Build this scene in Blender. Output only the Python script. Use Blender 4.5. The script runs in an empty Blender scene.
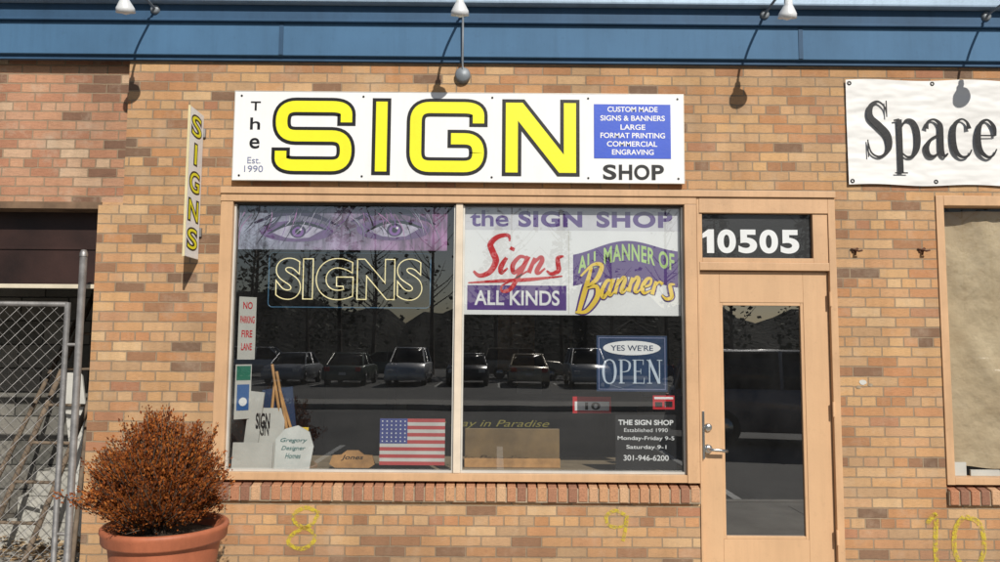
import bpy, bmesh, math, random
from mathutils import Vector, Matrix, noise
random.seed(7)
scn=bpy.context.scene
COL=scn.collection

# ------------------------------------------------------------------ helpers
def link(o,parent=None):
    COL.objects.link(o)
    if parent is not None: o.parent=parent
    return o
def empty(name):
    o=bpy.data.objects.new(name,None); COL.objects.link(o); o.empty_display_size=.1; return o
def mesh_obj(name,bm,mat,parent=None,smooth=False):
    me=bpy.data.meshes.new(name); bm.to_mesh(me); bm.free()
    if mat is not None:
        for m in (mat if isinstance(mat,(list,tuple)) else [mat]): me.materials.append(m)
    if smooth:
        for p in me.polygons: p.use_smooth=True
    return link(bpy.data.objects.new(name,me),parent)
def bm_box(bm,x0,x1,y0,y1,z0,z1,mi=0):
    v=[bm.verts.new(p) for p in ((x0,y0,z0),(x1,y0,z0),(x1,y1,z0),(x0,y1,z0),(x0,y0,z1),(x1,y0,z1),(x1,y1,z1),(x0,y1,z1))]
    for f in ((0,3,2,1),(4,5,6,7),(0,1,5,4),(1,2,6,5),(2,3,7,6),(3,0,4,7)):
        fc=bm.faces.new([v[i] for i in f]); fc.material_index=mi
    return v
def box(name,x0,x1,y0,y1,z0,z1,mat,parent=None,bevel=0,rot=None):
    bm=bmesh.new(); bm_box(bm,x0,x1,y0,y1,z0,z1)
    if bevel: bmesh.ops.bevel(bm,geom=bm.edges[:],offset=bevel,segments=2,affect='EDGES',profile=.7)
    if rot:
        c=Vector(((x0+x1)/2,(y0+y1)/2,z0)); M=Matrix.Translation(c)@Matrix.Rotation(rot[1],4,rot[0])@Matrix.Translation(-c)
        bmesh.ops.transform(bm,matrix=M,verts=bm.verts[:])
    return mesh_obj(name,bm,mat,parent)
def lathe(name,prof,mat,parent=None,loc=(0,0,0),n=40,M=None,smooth=True):
    bm=bmesh.new(); rings=[]
    for r,z in prof:
        rings.append([bm.verts.new((r*math.cos(2*math.pi*i/n),r*math.sin(2*math.pi*i/n),z)) for i in range(n)])
    for a,b in zip(rings[:-1],rings[1:]):
        for i in range(n):
            bm.faces.new((a[i],a[(i+1)%n],b[(i+1)%n],b[i]))
    if M is not None: bmesh.ops.transform(bm,matrix=M,verts=bm.verts[:])
    bmesh.ops.translate(bm,vec=loc,verts=bm.verts[:])
    return mesh_obj(name,bm,mat,parent,smooth)
def bm_tube(bm,pts,r,n=8,r2=None,mi=0):
    pts=[Vector(p) for p in pts]; rings=[]
    for i,p in enumerate(pts):
        a=pts[max(i-1,0)]; b=pts[min(i+1,len(pts)-1)]; t=(b-a).normalized()
        ref=Vector((0,0,1)) if abs(t.z)<.9 else Vector((1,0,0))
        u=t.cross(ref).normalized(); w=t.cross(u)
        rr=r if r2 is None else r+(r2-r)*i/(len(pts)-1)
        rings.append([bm.verts.new(p+u*math.cos(2*math.pi*k/n)*rr+w*math.sin(2*math.pi*k/n)*rr) for k in range(n)])
    for a,b in zip(rings[:-1],rings[1:]):
        for k in range(n):
            f=bm.faces.new((a[k],a[(k+1)%n],b[(k+1)%n],b[k])); f.material_index=mi; f.smooth=True
    for rg in (rings[0],rings[-1]):
        try: bm.faces.new(rg).material_index=mi
        except: pass
def tube(name,pts,r,mat,parent=None,n=10,r2=None):
    bm=bmesh.new(); bm_tube(bm,pts,r,n,r2); return mesh_obj(name,bm,mat,parent)

# ------------------------------------------------------------------ materials
class NT:
    def __init__(s,name):
        s.m=bpy.data.materials.new(name); s.m.use_nodes=True; s.t=s.m.node_tree; s.t.nodes.clear()
        s.out=s.n('ShaderNodeOutputMaterial')
    def n(s,typ,**k):
        nd=s.t.nodes.new(typ)
        for a,b in k.items(): setattr(nd,a,b)
        return nd
    def l(s,a,b): s.t.links.new(a,b)
    def mix(s,fac,a,b,typ='MIX'):
        m=s.n('ShaderNodeMix',data_type='RGBA',blend_type=typ)
        for sock,val in ((m.inputs[0],fac),(m.inputs[6],a),(m.inputs[7],b)):
            if hasattr(val,'is_linked'): s.l(val,sock)
            else: sock.default_value=val if not isinstance(val,tuple) else (val+(1,) if len(val)==3 else val)
        return m.outputs[2]
    def math(s,op,a,b=None,clamp=False):
        m=s.n('ShaderNodeMath',operation=op,use_clamp=clamp)
        for i,val in enumerate((a,b)):
            if val is None: continue
            if hasattr(val,'is_linked'): s.l(val,m.inputs[i])
            else: m.inputs[i].default_value=val
        return m.outputs[0]
    def ramp(s,fac,stops,interp='LINEAR'):
        r=s.n('ShaderNodeValToRGB'); r.color_ramp.interpolation=interp
        e=r.color_ramp.elements
        while len(e)<len(stops): e.new(.5)
        for i,(p,c) in enumerate(stops):
            e[i].position=p; e[i].color=(c+(1,)) if isinstance(c,tuple) else (c,c,c,1)
        s.l(fac,r.inputs[0]); return r.outputs[0]
    def noise(s,vec,scale,detail=4,rough=.55):
        k=s.n('ShaderNodeTexNoise'); k.inputs['Scale'].default_value=scale; k.inputs['Detail'].default_value=detail; k.inputs['Roughness'].default_value=rough
        if vec is not None: s.l(vec,k.inputs['Vector'])
        return k.outputs['Fac']
    def scalev(s,vec,sc):
        m=s.n('ShaderNodeMapping'); m.inputs['Scale'].default_value=sc; s.l(vec,m.inputs[0]); return m.outputs[0]
    def obj(s): return s.n('ShaderNodeTexCoord').outputs['Object']
    def bsdf(s,col,rough,metal=0,bump=None,bd=.003,spec=.5):
        b=s.n('ShaderNodeBsdfPrincipled')
        for sock,val in ((b.inputs['Base Color'],col),(b.inputs['Roughness'],rough)):
            if hasattr(val,'is_linked'): s.l(val,sock)
            else: sock.default_value=(val+(1,)) if isinstance(val,tuple) else val
        b.inputs['Metallic'].default_value=metal
        b.inputs['Specular IOR Level'].default_value=spec
        if bump is not None:
            bp=s.n('ShaderNodeBump'); bp.inputs['Strength'].default_value=1; bp.inputs['Distance'].default_value=bd
            s.l(bump,bp.inputs['Height']); s.l(bp.outputs[0],b.inputs['Normal'])
        return b
    def done(s,sh): s.l(sh.outputs[0] if hasattr(sh,'outputs') else sh,s.out.inputs[0]); return s.m

def pmat(name,col,rough=.6,metal=0,var=.12,scale=6,bump=.0006,bscale=60,spec=.4,grime=0):
    t=NT(name); v=t.obj()
    n1=t.noise(v,scale,5)
    lo=tuple(c*(1-var) for c in col); hi=tuple(min(1,c*(1+var)) for c in col)
    c=t.ramp(n1,[(.3,lo),(.7,hi)])
    if grime:
        g=t.ramp(t.noise(t.scalev(v,(14,14,1.3)),1.,6,.7),[(.45,1.),(.75,1.-grime)])
        c=t.mix(1.,c,g,'MULTIPLY')
        g2=t.ramp(t.noise(v,22,5,.75),[(.58,1.),(.72,1.-grime)])
        c=t.mix(1.,c,g2,'MULTIPLY')
    return t.done(t.bsdf(c,rough,metal,t.noise(v,bscale,3),bump,spec))

BR=[(.0,(.19,.12,.08)),(.09,(.32,.17,.095)),(.22,(.47,.235,.11)),(.36,(.54,.32,.16)),(.5,(.44,.285,.165)),(.62,(.59,.36,.175)),(.76,(.48,.235,.115)),(.88,(.61,.41,.225)),(1.,(.39,.185,.105))]
def brick_mat(name,bw=.203,bh=.0677,stops=BR,mortar=(.40,.295,.195),msz=.005,squash=.5,sfreq=6,stain=.35):
    t=NT(name); v=t.obj()
    sp=t.n('ShaderNodeSeparateXYZ'); t.l(v,sp.inputs[0])
    u=t.math('ADD',sp.outputs[0],sp.outputs[1])
    wob=t.noise(v,9,2); wob=t.math('MULTIPLY',t.math('SUBTRACT',wob,.5),.010)
    fine=t.noise(v,70,2); fine=t.math('MULTIPLY',t.math('SUBTRACT',fine,.5),.006)
    zz=t.math('ADD',t.math('ADD',sp.outputs[2],wob),fine)
    uu=t.math('ADD',u,fine)
    cb=t.n('ShaderNodeCombineXYZ'); t.l(uu,cb.inputs[0]); t.l(zz,cb.inputs[1])
    b=t.n('ShaderNodeTexBrick',offset=.5,offset_frequency=2,squash=squash,squash_frequency=sfreq)
    t.l(cb.outputs[0],b.inputs['Vector'])
    b.inputs['Scale'].default_value=1; b.inputs['Mortar Size'].default_value=msz; b.inputs['Mortar Smooth'].default_value=.25
    b.inputs['Bias'].default_value=0; b.inputs['Brick Width'].default_value=bw; b.inputs['Row Height'].default_value=bh
    b.inputs['Color1'].default_value=(0,0,0,1); b.inputs['Color2'].default_value=(1,1,1,1); b.inputs['Mortar'].default_value=(.5,.5,.5,1)
    tint=b.outputs['Color']
    col=t.ramp(tint,stops)
    st=t.noise(t.scalev(v,(8,8,90)),3,4,.7)
    col=t.mix(.6,col,t.ramp(st,[(.25,.45),(.5,1.),(.8,(1.35,1.3,1.2))]),'MULTIPLY')
    sp2=t.noise(v,230,3,.7)
    col=t.mix(.6,col,t.ramp(sp2,[(.33,.35),(.45,1.),(.62,1.),(.72,(1.4,1.35,1.3))]),'MULTIPLY')
    mcol=t.mix(t.noise(v,30,4),mortar,tuple(c*.6 for c in mortar))
    big=t.noise(v,1.3,5,.6)
    fac=b.outputs['Fac']
    col=t.mix(t.math('MULTIPLY',t.ramp(t.noise(v,5,6,.7),[(.52,0.),(.72,1.)]),stain),col,(.53,.43,.32))
    col=t.mix(fac,col,mcol)
    col=t.mix(.8,col,t.ramp(big,[(.3,.74),(.55,1.),(.75,(1.08,1.06,1.04))]),'MULTIPLY')
    col=t.mix(.5,col,t.ramp(t.noise(t.scalev(v,(5,5,.35)),1.,5,.7),[(.42,1.),(.7,(.70,.68,.66))]),'MULTIPLY')
    g=t.math('SUBTRACT',1.,t.math('MULTIPLY',sp.outputs[2],2.5),True)
    g=t.math('MULTIPLY',g,t.noise(v,3,5))
    col=t.mix(g,col,(.16,.12,.085))
    h=t.math('ADD',t.math('MULTIPLY',t.math('SUBTRACT',1.,fac),1.),t.math('MULTIPLY',t.noise(v,120,4,.7),.35))
    return t.done(t.bsdf(col,.88,0,h,.006,.25))
M_brick=brick_mat('brick')
M_brick_up=brick_mat('brick_weathered',stops=[(0,(.21,.12,.08)),(.2,(.44,.21,.125)),(.45,(.52,.29,.175)),(.7,(.47,.24,.145)),(1,(.59,.42,.28))],stain=.6)
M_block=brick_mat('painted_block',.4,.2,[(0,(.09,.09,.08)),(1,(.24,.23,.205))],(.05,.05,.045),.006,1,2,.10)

t=NT('brick_single'); g=t.n('ShaderNodeNewGeometry'); v=t.obj()
col=t.ramp(g.outputs['Random Per Island'],[(0,(.24,.12,.08)),(.3,(.43,.21,.12)),(.55,(.50,.28,.15)),(.8,(.40,.18,.10)),(1,(.56,.36,.21))])
col=t.mix(.7,col,t.ramp(t.noise(v,120,4,.7),[(.3,.4),(.5,1.),(.75,(1.3,1.25,1.2))]),'MULTIPLY')
M_bricks=t.done(t.bsdf(col,.88,0,t.noise(v,150,4,.7),.003,.25))

M_peach=pmat('peach_paint',(.56,.345,.19),.5,var=.10,scale=3,bump=.0008,bscale=45,grime=.16)
M_peach_d=pmat('peach_paint_door',(.58,.365,.205),.42,var=.06,scale=2,bump=.0005,bscale=60,grime=.10)
M_alum=pmat('aluminium_trim',(.62,.60,.55),.4,.3,var=.1)
M_mull=pmat('mullion_paint',(.66,.56,.44),.45)
M_seal=pmat('rubber_seal',(.05,.045,.04),.7)
M_blue=pmat('fascia_blue',(.062,.145,.255),.7,var=.12,scale=1.6,bump=.001,bscale=7,grime=.12,spec=.3)
M_blue2=pmat('fascia_blue_dark',(.034,.085,.16),.65,var=.2,scale=1.6,bump=.001,bscale=7,grime=.15,spec=.3)
M_coping=pmat('coping_metal',(.27,.36,.46),.5,.2,var=.12,scale=2,grime=.2)
M_white=pmat('white_board',(.80,.80,.79),.35,var=.03,scale=2,bump=.0004,bscale=5,grime=.05)
M_whitep=pmat('white_print',(.76,.76,.76),.5,var=.03)
M_offw=pmat('off_white',(.52,.51,.47),.55,var=.1)
M_black=pmat('black_ink',(.008,.008,.009),.4,var=.1)
M_yellow=pmat('yellow_vinyl',(.80,.76,.02),.4,var=.04)
M_bluebox=pmat('blue_vinyl',(.035,.09,.52),.4,var=.06)
M_slate=pmat('slate_ink',(.18,.2,.33),.5)
M_purple=pmat('purple_ink',(.085,.035,.20),.5,var=.08)
M_red=pmat('red_ink',(.52,.012,.02),.5)
M_green=pmat('lime_ink',(.42,.62,.20),.5)
M_gold=pmat('gold_ink',(.78,.55,.06),.5)
M_navy=pmat('navy_sign',(.015,.04,.10),.4,var=.2)
M_flagblue=pmat('flag_blue',(.05,.065,.22),.5)
M_flagred=pmat('flag_red',(.42,.06,.06),.5)
M_wood=pmat('raw_wood',(.45,.24,.09),.6,var=.3,scale=12)
M_terra=pmat('terracotta',(.40,.125,.06),.55,var=.16,scale=4,bump=.001,bscale=40,grime=.2)
M_soil=pmat('soil',(.05,.032,.02),.95,var=.5,scale=30,bump=.01)
M_chrome=pmat('brushed_nickel',(.62,.61,.58),.25,1,var=.05)
M_galv=pmat('galvanised_steel',(.30,.29,.28),.5,.7,var=.3,scale=12)
M_rust=pmat('rust',(.10,.045,.025),.8,var=.4,scale=30)
M_steel=pmat('lintel_steel',(.16,.10,.06),.7,var=.35,scale=8)
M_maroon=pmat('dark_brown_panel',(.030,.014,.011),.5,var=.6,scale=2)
M_cream=pmat('cream_paint',(.62,.55,.42),.6,var=.15)
M_lampw=pmat('lamp_enamel',(.72,.73,.74),.35,.1,var=.06)
M_lampg=pmat('lamp_grey',(.20,.22,.24),.5,.2)
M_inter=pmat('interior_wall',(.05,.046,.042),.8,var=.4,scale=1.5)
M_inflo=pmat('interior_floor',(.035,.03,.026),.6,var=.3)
M_deck=pmat('display_deck',(.30,.23,.15),.6,var=.2)
M_handle_dark=pmat('dark_metal',(.03,.03,.03),.4,.6)

t=NT('beige_cloth'); v=t.obj()
c=t.ramp(t.noise(v,2.5,5,.6),[(.3,(.44,.335,.21)),(.7,(.60,.49,.33))])
w=t.n('ShaderNodeTexWave'); w.inputs['Scale'].default_value=160; w.inputs['Distortion'].default_value=1; t.l(v,w.inputs[0])
M_cloth=t.done(t.bsdf(c,.9,0,t.math('ADD',t.noise(v,8,4,.5),t.math('MULTIPLY',w.outputs['Fac'],.03)),.03,.1))
t=NT('banner_vinyl'); v=t.obj()
c=t.ramp(t.noise(v,2,4),[(.3,(.68,.67,.65)),(.7,(.78,.77,.75))])
M_banner=t.done(t.bsdf(c,.5,0,t.noise(t.scalev(v,(1.2,1,3)),2.2,2),.03,.3))
# eye poster base print
t=NT('eye_print'); v=t.obj()
sp=t.n('ShaderNodeSeparateXYZ'); t.l(v,sp.inputs[0])
mp=t.n('ShaderNodeMapping'); mp.inputs['Rotation'].default_value=(0,math.radians(38),0); mp.inputs['Scale'].default_value=(9,1,1.6); t.l(v,mp.inputs[0])
n1=t.noise(mp.outputs[0],2.6,7,.72)
n2=t.noise(v,3.1,4,.6)
g=t.ramp(t.math('ADD',t.math('MULTIPLY',n1,.45),t.math('MULTIPLY',n2,.65)),[(.40,.05),(.52,.22),(.60,.42),(.70,.60)])
px=t.math('ADD',t.math('MULTIPLY',sp.outputs[0],.75),1.25,True)
tint=t.mix(px,(.72,.74,.95),(.85,.38,.80))
M_eye=t.done(t.bsdf(t.mix(1.,g,tint,'MULTIPLY'),.5))
t=NT('yellow_marking_paint'); v=t.obj()
p=t.bsdf((.58,.46,.04),.8,0,t.noise(v,80,4),.002,.2)
tr=t.n('ShaderNodeBsdfTransparent'); ms=t.n('ShaderNodeMixShader')
t.l(t.ramp(t.noise(v,38,6,.75),[(.40,.05),(.57,.80)]),ms.inputs[0]); t.l(tr.outputs[0],ms.inputs[1]); t.l(p.outputs[0],ms.inputs[2])
M_mark=t.done(ms)
# glass : Schlick term from |N.I| so both sides of the pane behave alike, plus a thin film of dust
def glass(name,k,base,tint,dust=.03):
    t=NT(name)
    ge=t.n('ShaderNodeNewGeometry'); dt=t.n('ShaderNodeVectorMath',operation='DOT_PRODUCT'); t.l(ge.outputs['Incoming'],dt.inputs[0]); t.l(ge.outputs['Normal'],dt.inputs[1])
    d=t.math('ABSOLUTE',dt.outputs['Value']); s5=t.math('POWER',t.math('SUBTRACT',1.,d,True),5.)
    F_=t.math('ADD',.04,t.math('MULTIPLY',s5,.96))
    v=t.obj()
    bp=t.n('ShaderNodeBump'); bp.inputs['Distance'].default_value=.012; bp.inputs['Strength'].default_value=.06
    t.l(t.noise(v,1.1,1),bp.inputs['Height'])
    gl=t.n('ShaderNodeBsdfGlossy'); gl.inputs['Roughness'].default_value=.004; t.l(bp.outputs[0],gl.inputs['Normal'])
    tr=t.n('ShaderNodeBsdfTransparent'); tr.inputs[0].default_value=tint
    ms=t.n('ShaderNodeMixShader')
    t.l(t.math('ADD',t.math('MULTIPLY',F_,k),base,True),ms.inputs[0])
    t.l(tr.outputs[0],ms.inputs[1]); t.l(gl.outputs[0],ms.inputs[2])
    df=t.n('ShaderNodeBsdfDiffuse'); df.inputs[0].default_value=(.62,.62,.62,1)
    m2=t.n('ShaderNodeMixShader')
    t.l(t.ramp(t.noise(t.scalev(v,(1,1,.6)),3.5,7,.7),[(.3,dust*.25),(.7,dust*1.6)]),m2.inputs[0]); t.l(ms.outputs[0],m2.inputs[1]); t.l(df.outputs[0],m2.inputs[2])
    return t.done(m2)
M_glass=glass('window_glass',1.6,.13,(.93,.95,.95,1),.010)
M_glass_t=glass('transom_glass',1.0,.0,(.95,.96,.96,1),.008)
M_glass_d=glass('door_glass',2.0,.20,(.40,.40,.39,1),.012)
M_cglass=pmat('car_glass',(.01,.012,.015),.08,var=.1,bump=0)
def neon(name,c,s):
    t=NT(name); b=t.bsdf(c,.25); b.inputs['Emission Color'].default_value=c+(1,); b.inputs['Emission Strength'].default_value=s; return t.done(b)
M_neon=neon('neon_tube_cream',(.84,.72,.38),.40)
M_neonb=neon('neon_tube_blue',(.05,.13,.22),.06)
def leafmat(name,stops,rough=.75):
    t=NT(name); g=t.n('ShaderNodeNewGeometry')
    f=t.math('ADD',t.math('MULTIPLY',g.outputs['Random Per Island'],.55),t.math('MULTIPLY',t.noise(t.obj(),7,3),.45))
    return t.done(t.bsdf(t.ramp(f,stops),rough,spec=.2))
M_shrub=leafmat('dry_conifer_foliage',[(.1,(.045,.012,.005)),(.35,(.15,.036,.008)),(.55,(.27,.07,.013)),(.75,(.38,.125,.025)),(.95,(.11,.085,.02))])
M_tree=leafmat('tree_foliage',[(.1,(.015,.024,.012)),(.5,(.035,.048,.024)),(.9,(.08,.08,.04))])
M_bark=pmat('bark',(.07,.05,.035),.9,var=.4,scale=8,bump=.01,bscale=20)
M_litter=leafmat('leaf_litter',[(.1,(.10,.06,.03)),(.5,(.30,.20,.11)),(.9,(.45,.38,.26))])
t=NT('asphalt'); v=t.obj()
c=t.ramp(t.noise(v,.4,6,.6),[(.3,(.10,.10,.098)),(.7,(.17,.165,.155))])
c=t.mix(.5,c,t.ramp(t.noise(v,90,3),[(.3,.5),(.7,(1.4,1.4,1.4))]),'MULTIPLY')
M_asph=t.done(t.bsdf(c,.9,0,t.noise(v,120,3),.006))
t=NT('concrete'); v=t.obj()
c=t.ramp(t.noise(v,2,6,.65),[(.3,(.27,.255,.23)),(.7,(.42,.40,.36))])
M_conc=t.done(t.bsdf(c,.9,0,t.noise(v,80,4),.003))
M_line=pmat('road_paint',(.65,.65,.62),.8,var=.2)

# ------------------------------------------------------------------ lettering
class Frame:
    def __init__(s,o,r=(1,0,0),u=(0,0,1)):
        s.o=Vector(o); s.r=Vector(r); s.u=Vector(u); s.n=s.r.cross(s.u)
    def p(s,x,y,d=0): return s.o+s.r*x+s.u*y+s.n*d
def at(y): return Frame((0,y,0))
def text(name,s,x0,x1,z0,z1,mat,fr,parent,bold=0.,shear=0.,space=1.,tubes=0,warp=None):
    cu=bpy.data.curves.new('tmp','FONT'); cu.body=s; cu.size=1; cu.offset=bold; cu.shear=shear; cu.space_character=space
    if tubes:
        cu.fill_mode='NONE'; cu.bevel_depth=tubes; cu.bevel_resolution=2
    o=bpy.data.objects.new('tmp',cu); COL.objects.link(o)
    dg=bpy.context.evaluated_depsgraph_get(); dg.update()
    me=bpy.data.meshes.new_from_object(o.evaluated_get(dg))
    bpy.data.objects.remove(o); bpy.data.curves.remove(cu)
    xs=[v.co.x for v in me.vertices]; ys=[v.co.y for v in me.vertices]
    a,b,c,d=min(xs),max(xs),min(ys),max(ys); k=(x1-x0)/(b-a)
    for v in me.vertices:
        X=x0+(v.co.x-a)*k; Y=z0+(v.co.y-c)*(z1-z0)/(d-c)
        if warp: X,Y=warp(X,Y)
        v.co=fr.p(X,Y,v.co.z*(k if tubes else 0))
    me.materials.clear(); me.materials.append(mat); me.name=name
    ob=bpy.data.objects.new(name,me); return link(ob,parent)
def catmull(P,sub=8):
    out=[]; n=len(P)
    for i in range(n-1):
        p0=P[max(i-1,0)];p1=P[i];p2=P[i+1];p3=P[min(i+2,n-1)]
        for j in range(sub):
            t_=j/sub
            out.append(tuple(.5*((2*p1[k])+(-p0[k]+p2[k])*t_+(2*p0[k]-5*p1[k]+4*p2[k]-p3[k])*t_**2+(-p0[k]+3*p1[k]-3*p2[k]+p3[k])*t_**3) for k in range(len(p1))))
    out.append(tuple(P[-1])); return out
def ribbon(bm,pts,fr,depth,smooth=True,sub=8):
    P=catmull(pts,sub) if smooth and len(pts)>2 else pts
    L=[];R_=[]
    for i,(x,y,w) in enumerate(P):
        a=P[max(i-1,0)];b=P[min(i+1,len(P)-1)]
        tx,ty=b[0]-a[0],b[1]-a[1]; l=math.hypot(tx,ty) or 1; nx,ny=-ty/l,tx/l
        L.append(bm.verts.new(fr.p(x+nx*w/2,y+ny*w/2,depth))); R_.append(bm.verts.new(fr.p(x-nx*w/2,y-ny*w/2,depth)))
    for i in range(len(P)-1):
        bm.faces.new((L[i],R_[i],R_[i+1],L[i+1]))
def strokes(name,glyphs,fr,mat,parent,sc=(1,1),org=(0,0),shear=0,wscale=1,depth=0,warp=None,smooth=True):
    bm=bmesh.new(); k=0
    for dx,sts in glyphs:
        for st in sts:
            pts=[]
            for x,y,w in st:
                X=org[0]+(x+dx+shear*y)*sc[0]; Y=org[1]+y*sc[1]
                if warp: X,Y=warp(X,Y)
                pts.append((X,Y,w*sc[1]*wscale))
            ribbon(bm,pts,fr,depth+k*.0002,smooth); k+=1
    return mesh_obj(name,bm,mat,parent)
def poly(name,pts,fr,mat,parent,depth=0):
    bm=bmesh.new(); bm.faces.new([bm.verts.new(fr.p(x,y,depth)) for x,y in pts]); 
    return mesh_obj(name,bm,mat,parent)
def rect(name,x0,x1,z0,z1,fr,mat,parent,depth=0):
    return poly(name,[(x0,z0),(x1,z0),(x1,z1),(x0,z1)],fr,mat,parent,depth)
def ell(name,cx,cy,rx,ry,fr,mat,parent,depth=0,n=36):
    return poly(name,[(cx+rx*math.cos(2*math.pi*i/n),cy+ry*math.sin(2*math.pi*i/n)) for i in range(n)],fr,mat,parent,depth)
def roundpoly(P,r,n=7):
    out=[P[0]]
    for i in range(1,len(P)-1):
        a=Vector(P[i-1]);b=Vector(P[i]);c=Vector(P[i+1])
        da=(a-b);dc=(c-b); ra=min(r,da.length*.5);rc=min(r,dc.length*.5)
        p=b+da.normalized()*ra;q=b+dc.normalized()*rc
        for j in range(n+1):
            s=j/n; out.append(tuple(p*(1-s)**2+b*2*s*(1-s)+q*s*s))
    out.append(P[-1]); return out
def inset(P,d):
    n=len(P); out=[]
    area=sum(P[i][0]*P[(i+1)%n][1]-P[(i+1)%n][0]*P[i][1] for i in range(n)); sg=1 if area>0 else -1
    for i in range(n):
        a=Vector(P[i-1]);b=Vector(P[i]);c=Vector(P[(i+1)%n])
        e1=(b-a).normalized();e2=(c-b).normalized()
        n1=Vector((-e1.y,e1.x))*sg;n2=Vector((-e2.y,e2.x))*sg
        m=(n1+n2); m=m/(1+n1.dot(n2)); out.append(tuple(b+m*d))
    return out

# ================================================================== BUILDING
bld=empty('brick_storefront_building')
def grid_wall(name,xs,zs,hole,y0,y1,mat,parent):
    bm=bmesh.new(); S={}
    for i in range(len(xs)-1):
        for j in range(len(zs)-1):
            S[i,j]=not hole((xs[i]+xs[i+1])/2,(zs[j]+zs[j+1])/2)
    def q(*p): bm.faces.new([bm.verts.new(a) for a in p])
    for (i,j),s in S.items():
        if not s: continue
        x0,x1,z0,z1=xs[i],xs[i+1],zs[j],zs[j+1]
        q((x0,y0,z0),(x1,y0,z0),(x1,y0,z1),(x0,y0,z1)); q((x1,y1,z0),(x0,y1,z0),(x0,y1,z1),(x1,y1,z1))
        if not S.get((i-1,j)): q((x0,y1,z0),(x0,y0,z0),(x0,y0,z1),(x0,y1,z1))
        if not S.get((i+1,j)): q((x1,y0,z0),(x1,y1,z0),(x1,y1,z1),(x1,y0,z1))
        if not S.get((i,j-1)): q((x0,y1,z0),(x1,y1,z0),(x1,y0,z0),(x0,y0,z0))
        if not S.get((i,j+1)): q((x0,y0,z1),(x1,y0,z1),(x1,y1,z1),(x0,y1,z1))
    bmesh.ops.remove_doubles(bm,verts=bm.verts[:],dist=.0001)
    return mesh_obj(name,bm,mat,parent)
def hole(x,z):
    if -1.93<x<1.375 and .565<z<2.70: return True
    if 1.375<x<2.34 and z<2.70: return True
    if 3.045<x<5.6 and .565<z<2.68: return True
    if x<-2.785 and x>-6.6: return True
    if x<-2.615 and x>-6.6 and z>2.57: return True
    return False
grid_wall('front_wall',[-8,-6.6,-2.785,-2.615,-1.93,1.375,2.34,3.045,5.6,9],[-.1,.565,2.57,2.68,2.70,4.10],hole,0,.24,M_brick,bld)
box('recessed_wall_over_opening',-6.598,-2.617,.06,.22,2.60,4.098,M_brick_up,bld)
box('steel_lintel',-6.598,-2.787,.045,.235,2.55,2.598,M_steel,bld)
box('lintel_ledge',-2.785,-2.617,.05,.235,2.5705,2.598,M_brick,bld)
box('sill_backing',-1.93,1.375,.10,.235,.5655,.698,M_brick,bld)
box('sill_backing_2',3.045,5.6,.10,.235,.5655,.698,M_brick,bld)
M_mortar=pmat('mortar',(.33,.26,.18),.95,var=.25,scale=30,bump=.003)
def rowlock(name,x0,x1):
    bm=bmesh.new(); n=round((x1-x0)/.0685); p=(x1-x0)/n
    for i in range(n):
        a=x0+i*p+.005+random.uniform(-.001,.001); b=x0+(i+1)*p-.005
        f=-.032+random.uniform(-.004,.004); dz=random.uniform(-.003,.003)
        v=[bm.verts.new(c) for c in ((a,f,.572+dz),(b,f,.572+dz),(b,.098,.572),(a,.098,.572),(a,f,.668+dz),(b,f,.668+dz),(b,.098,.700),(a,.098,.700))]
        for q in ((0,3,2,1),(4,5,6,7),(0,1,5,4),(1,2,6,5),(2,3,7,6),(3,0,4,7)): bm.faces.new([v[k] for k in q])
    bmesh.ops.bevel(bm,geom=bm.edges[:],offset=.004,segments=1,affect='EDGES')
    mesh_obj(name,bm,M_bricks,bld)
    box(name+'_mortar',x0,x1,-.024,.099,.5665,.660,M_mortar,bld)
rowlock('window_ledge',-1.928,1.372); rowlock('window_ledge_2',3.047,5.598)
# roofline
box('fascia_panel',-8,9,-.055,-.001,3.63,3.862,M_blue,bld,.006)
box('fascia_drip',-8,9,-.085,-.001,3.864,3.882,M_blue2,bld,.004)
box('fascia_upper',-8,9,-.07,-.001,3.884,3.985,M_blue2,bld)
box('coping',-8,9,-.135,.30,3.987,4.30,M_coping,bld,.012)
for x in (-5.2,-1.55,2.1,5.7): box('fascia_joint',x,x+.03,-.0595,-.0555,3.634,3.858,M_blue2,bld)
box('fascia_shadow_strip',-8,9,-.03,-.001,3.60,3.629,M_blue2,bld)  # dark strip painted in for the fascia's shadow on the wall
box('sun_block_roof',-8,9,.301,7.2,4.0,4.12,M_coping,bld)  # unseen roof, put in to keep the sun out of the bay
box('side_wall_left',-8,-7.8,.241,7,-.1,3.999,M_brick,bld)
box('side_wall_right',8.8,9,.241,7,-.1,3.999,M_brick,bld)
box('rear_wall',-8,9,7.001,7.2,-.1,3.999,M_brick,bld)
# interior room
bm=bmesh.new()
def q(*p): bm.faces.new([bm.verts.new(a) for a in p])
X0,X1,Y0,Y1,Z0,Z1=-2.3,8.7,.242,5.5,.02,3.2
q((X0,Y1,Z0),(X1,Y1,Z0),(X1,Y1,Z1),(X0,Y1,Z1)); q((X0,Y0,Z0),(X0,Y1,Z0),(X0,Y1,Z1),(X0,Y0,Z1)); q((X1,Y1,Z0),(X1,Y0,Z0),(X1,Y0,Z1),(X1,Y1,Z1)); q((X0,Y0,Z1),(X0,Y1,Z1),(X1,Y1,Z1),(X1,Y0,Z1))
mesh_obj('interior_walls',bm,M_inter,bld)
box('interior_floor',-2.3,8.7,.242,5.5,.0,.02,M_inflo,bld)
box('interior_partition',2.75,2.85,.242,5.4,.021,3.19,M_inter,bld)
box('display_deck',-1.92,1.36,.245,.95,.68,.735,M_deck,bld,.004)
box('display_deck_front',-1.92,1.36,.93,.95,.021,.679,M_inter,bld)
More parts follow.
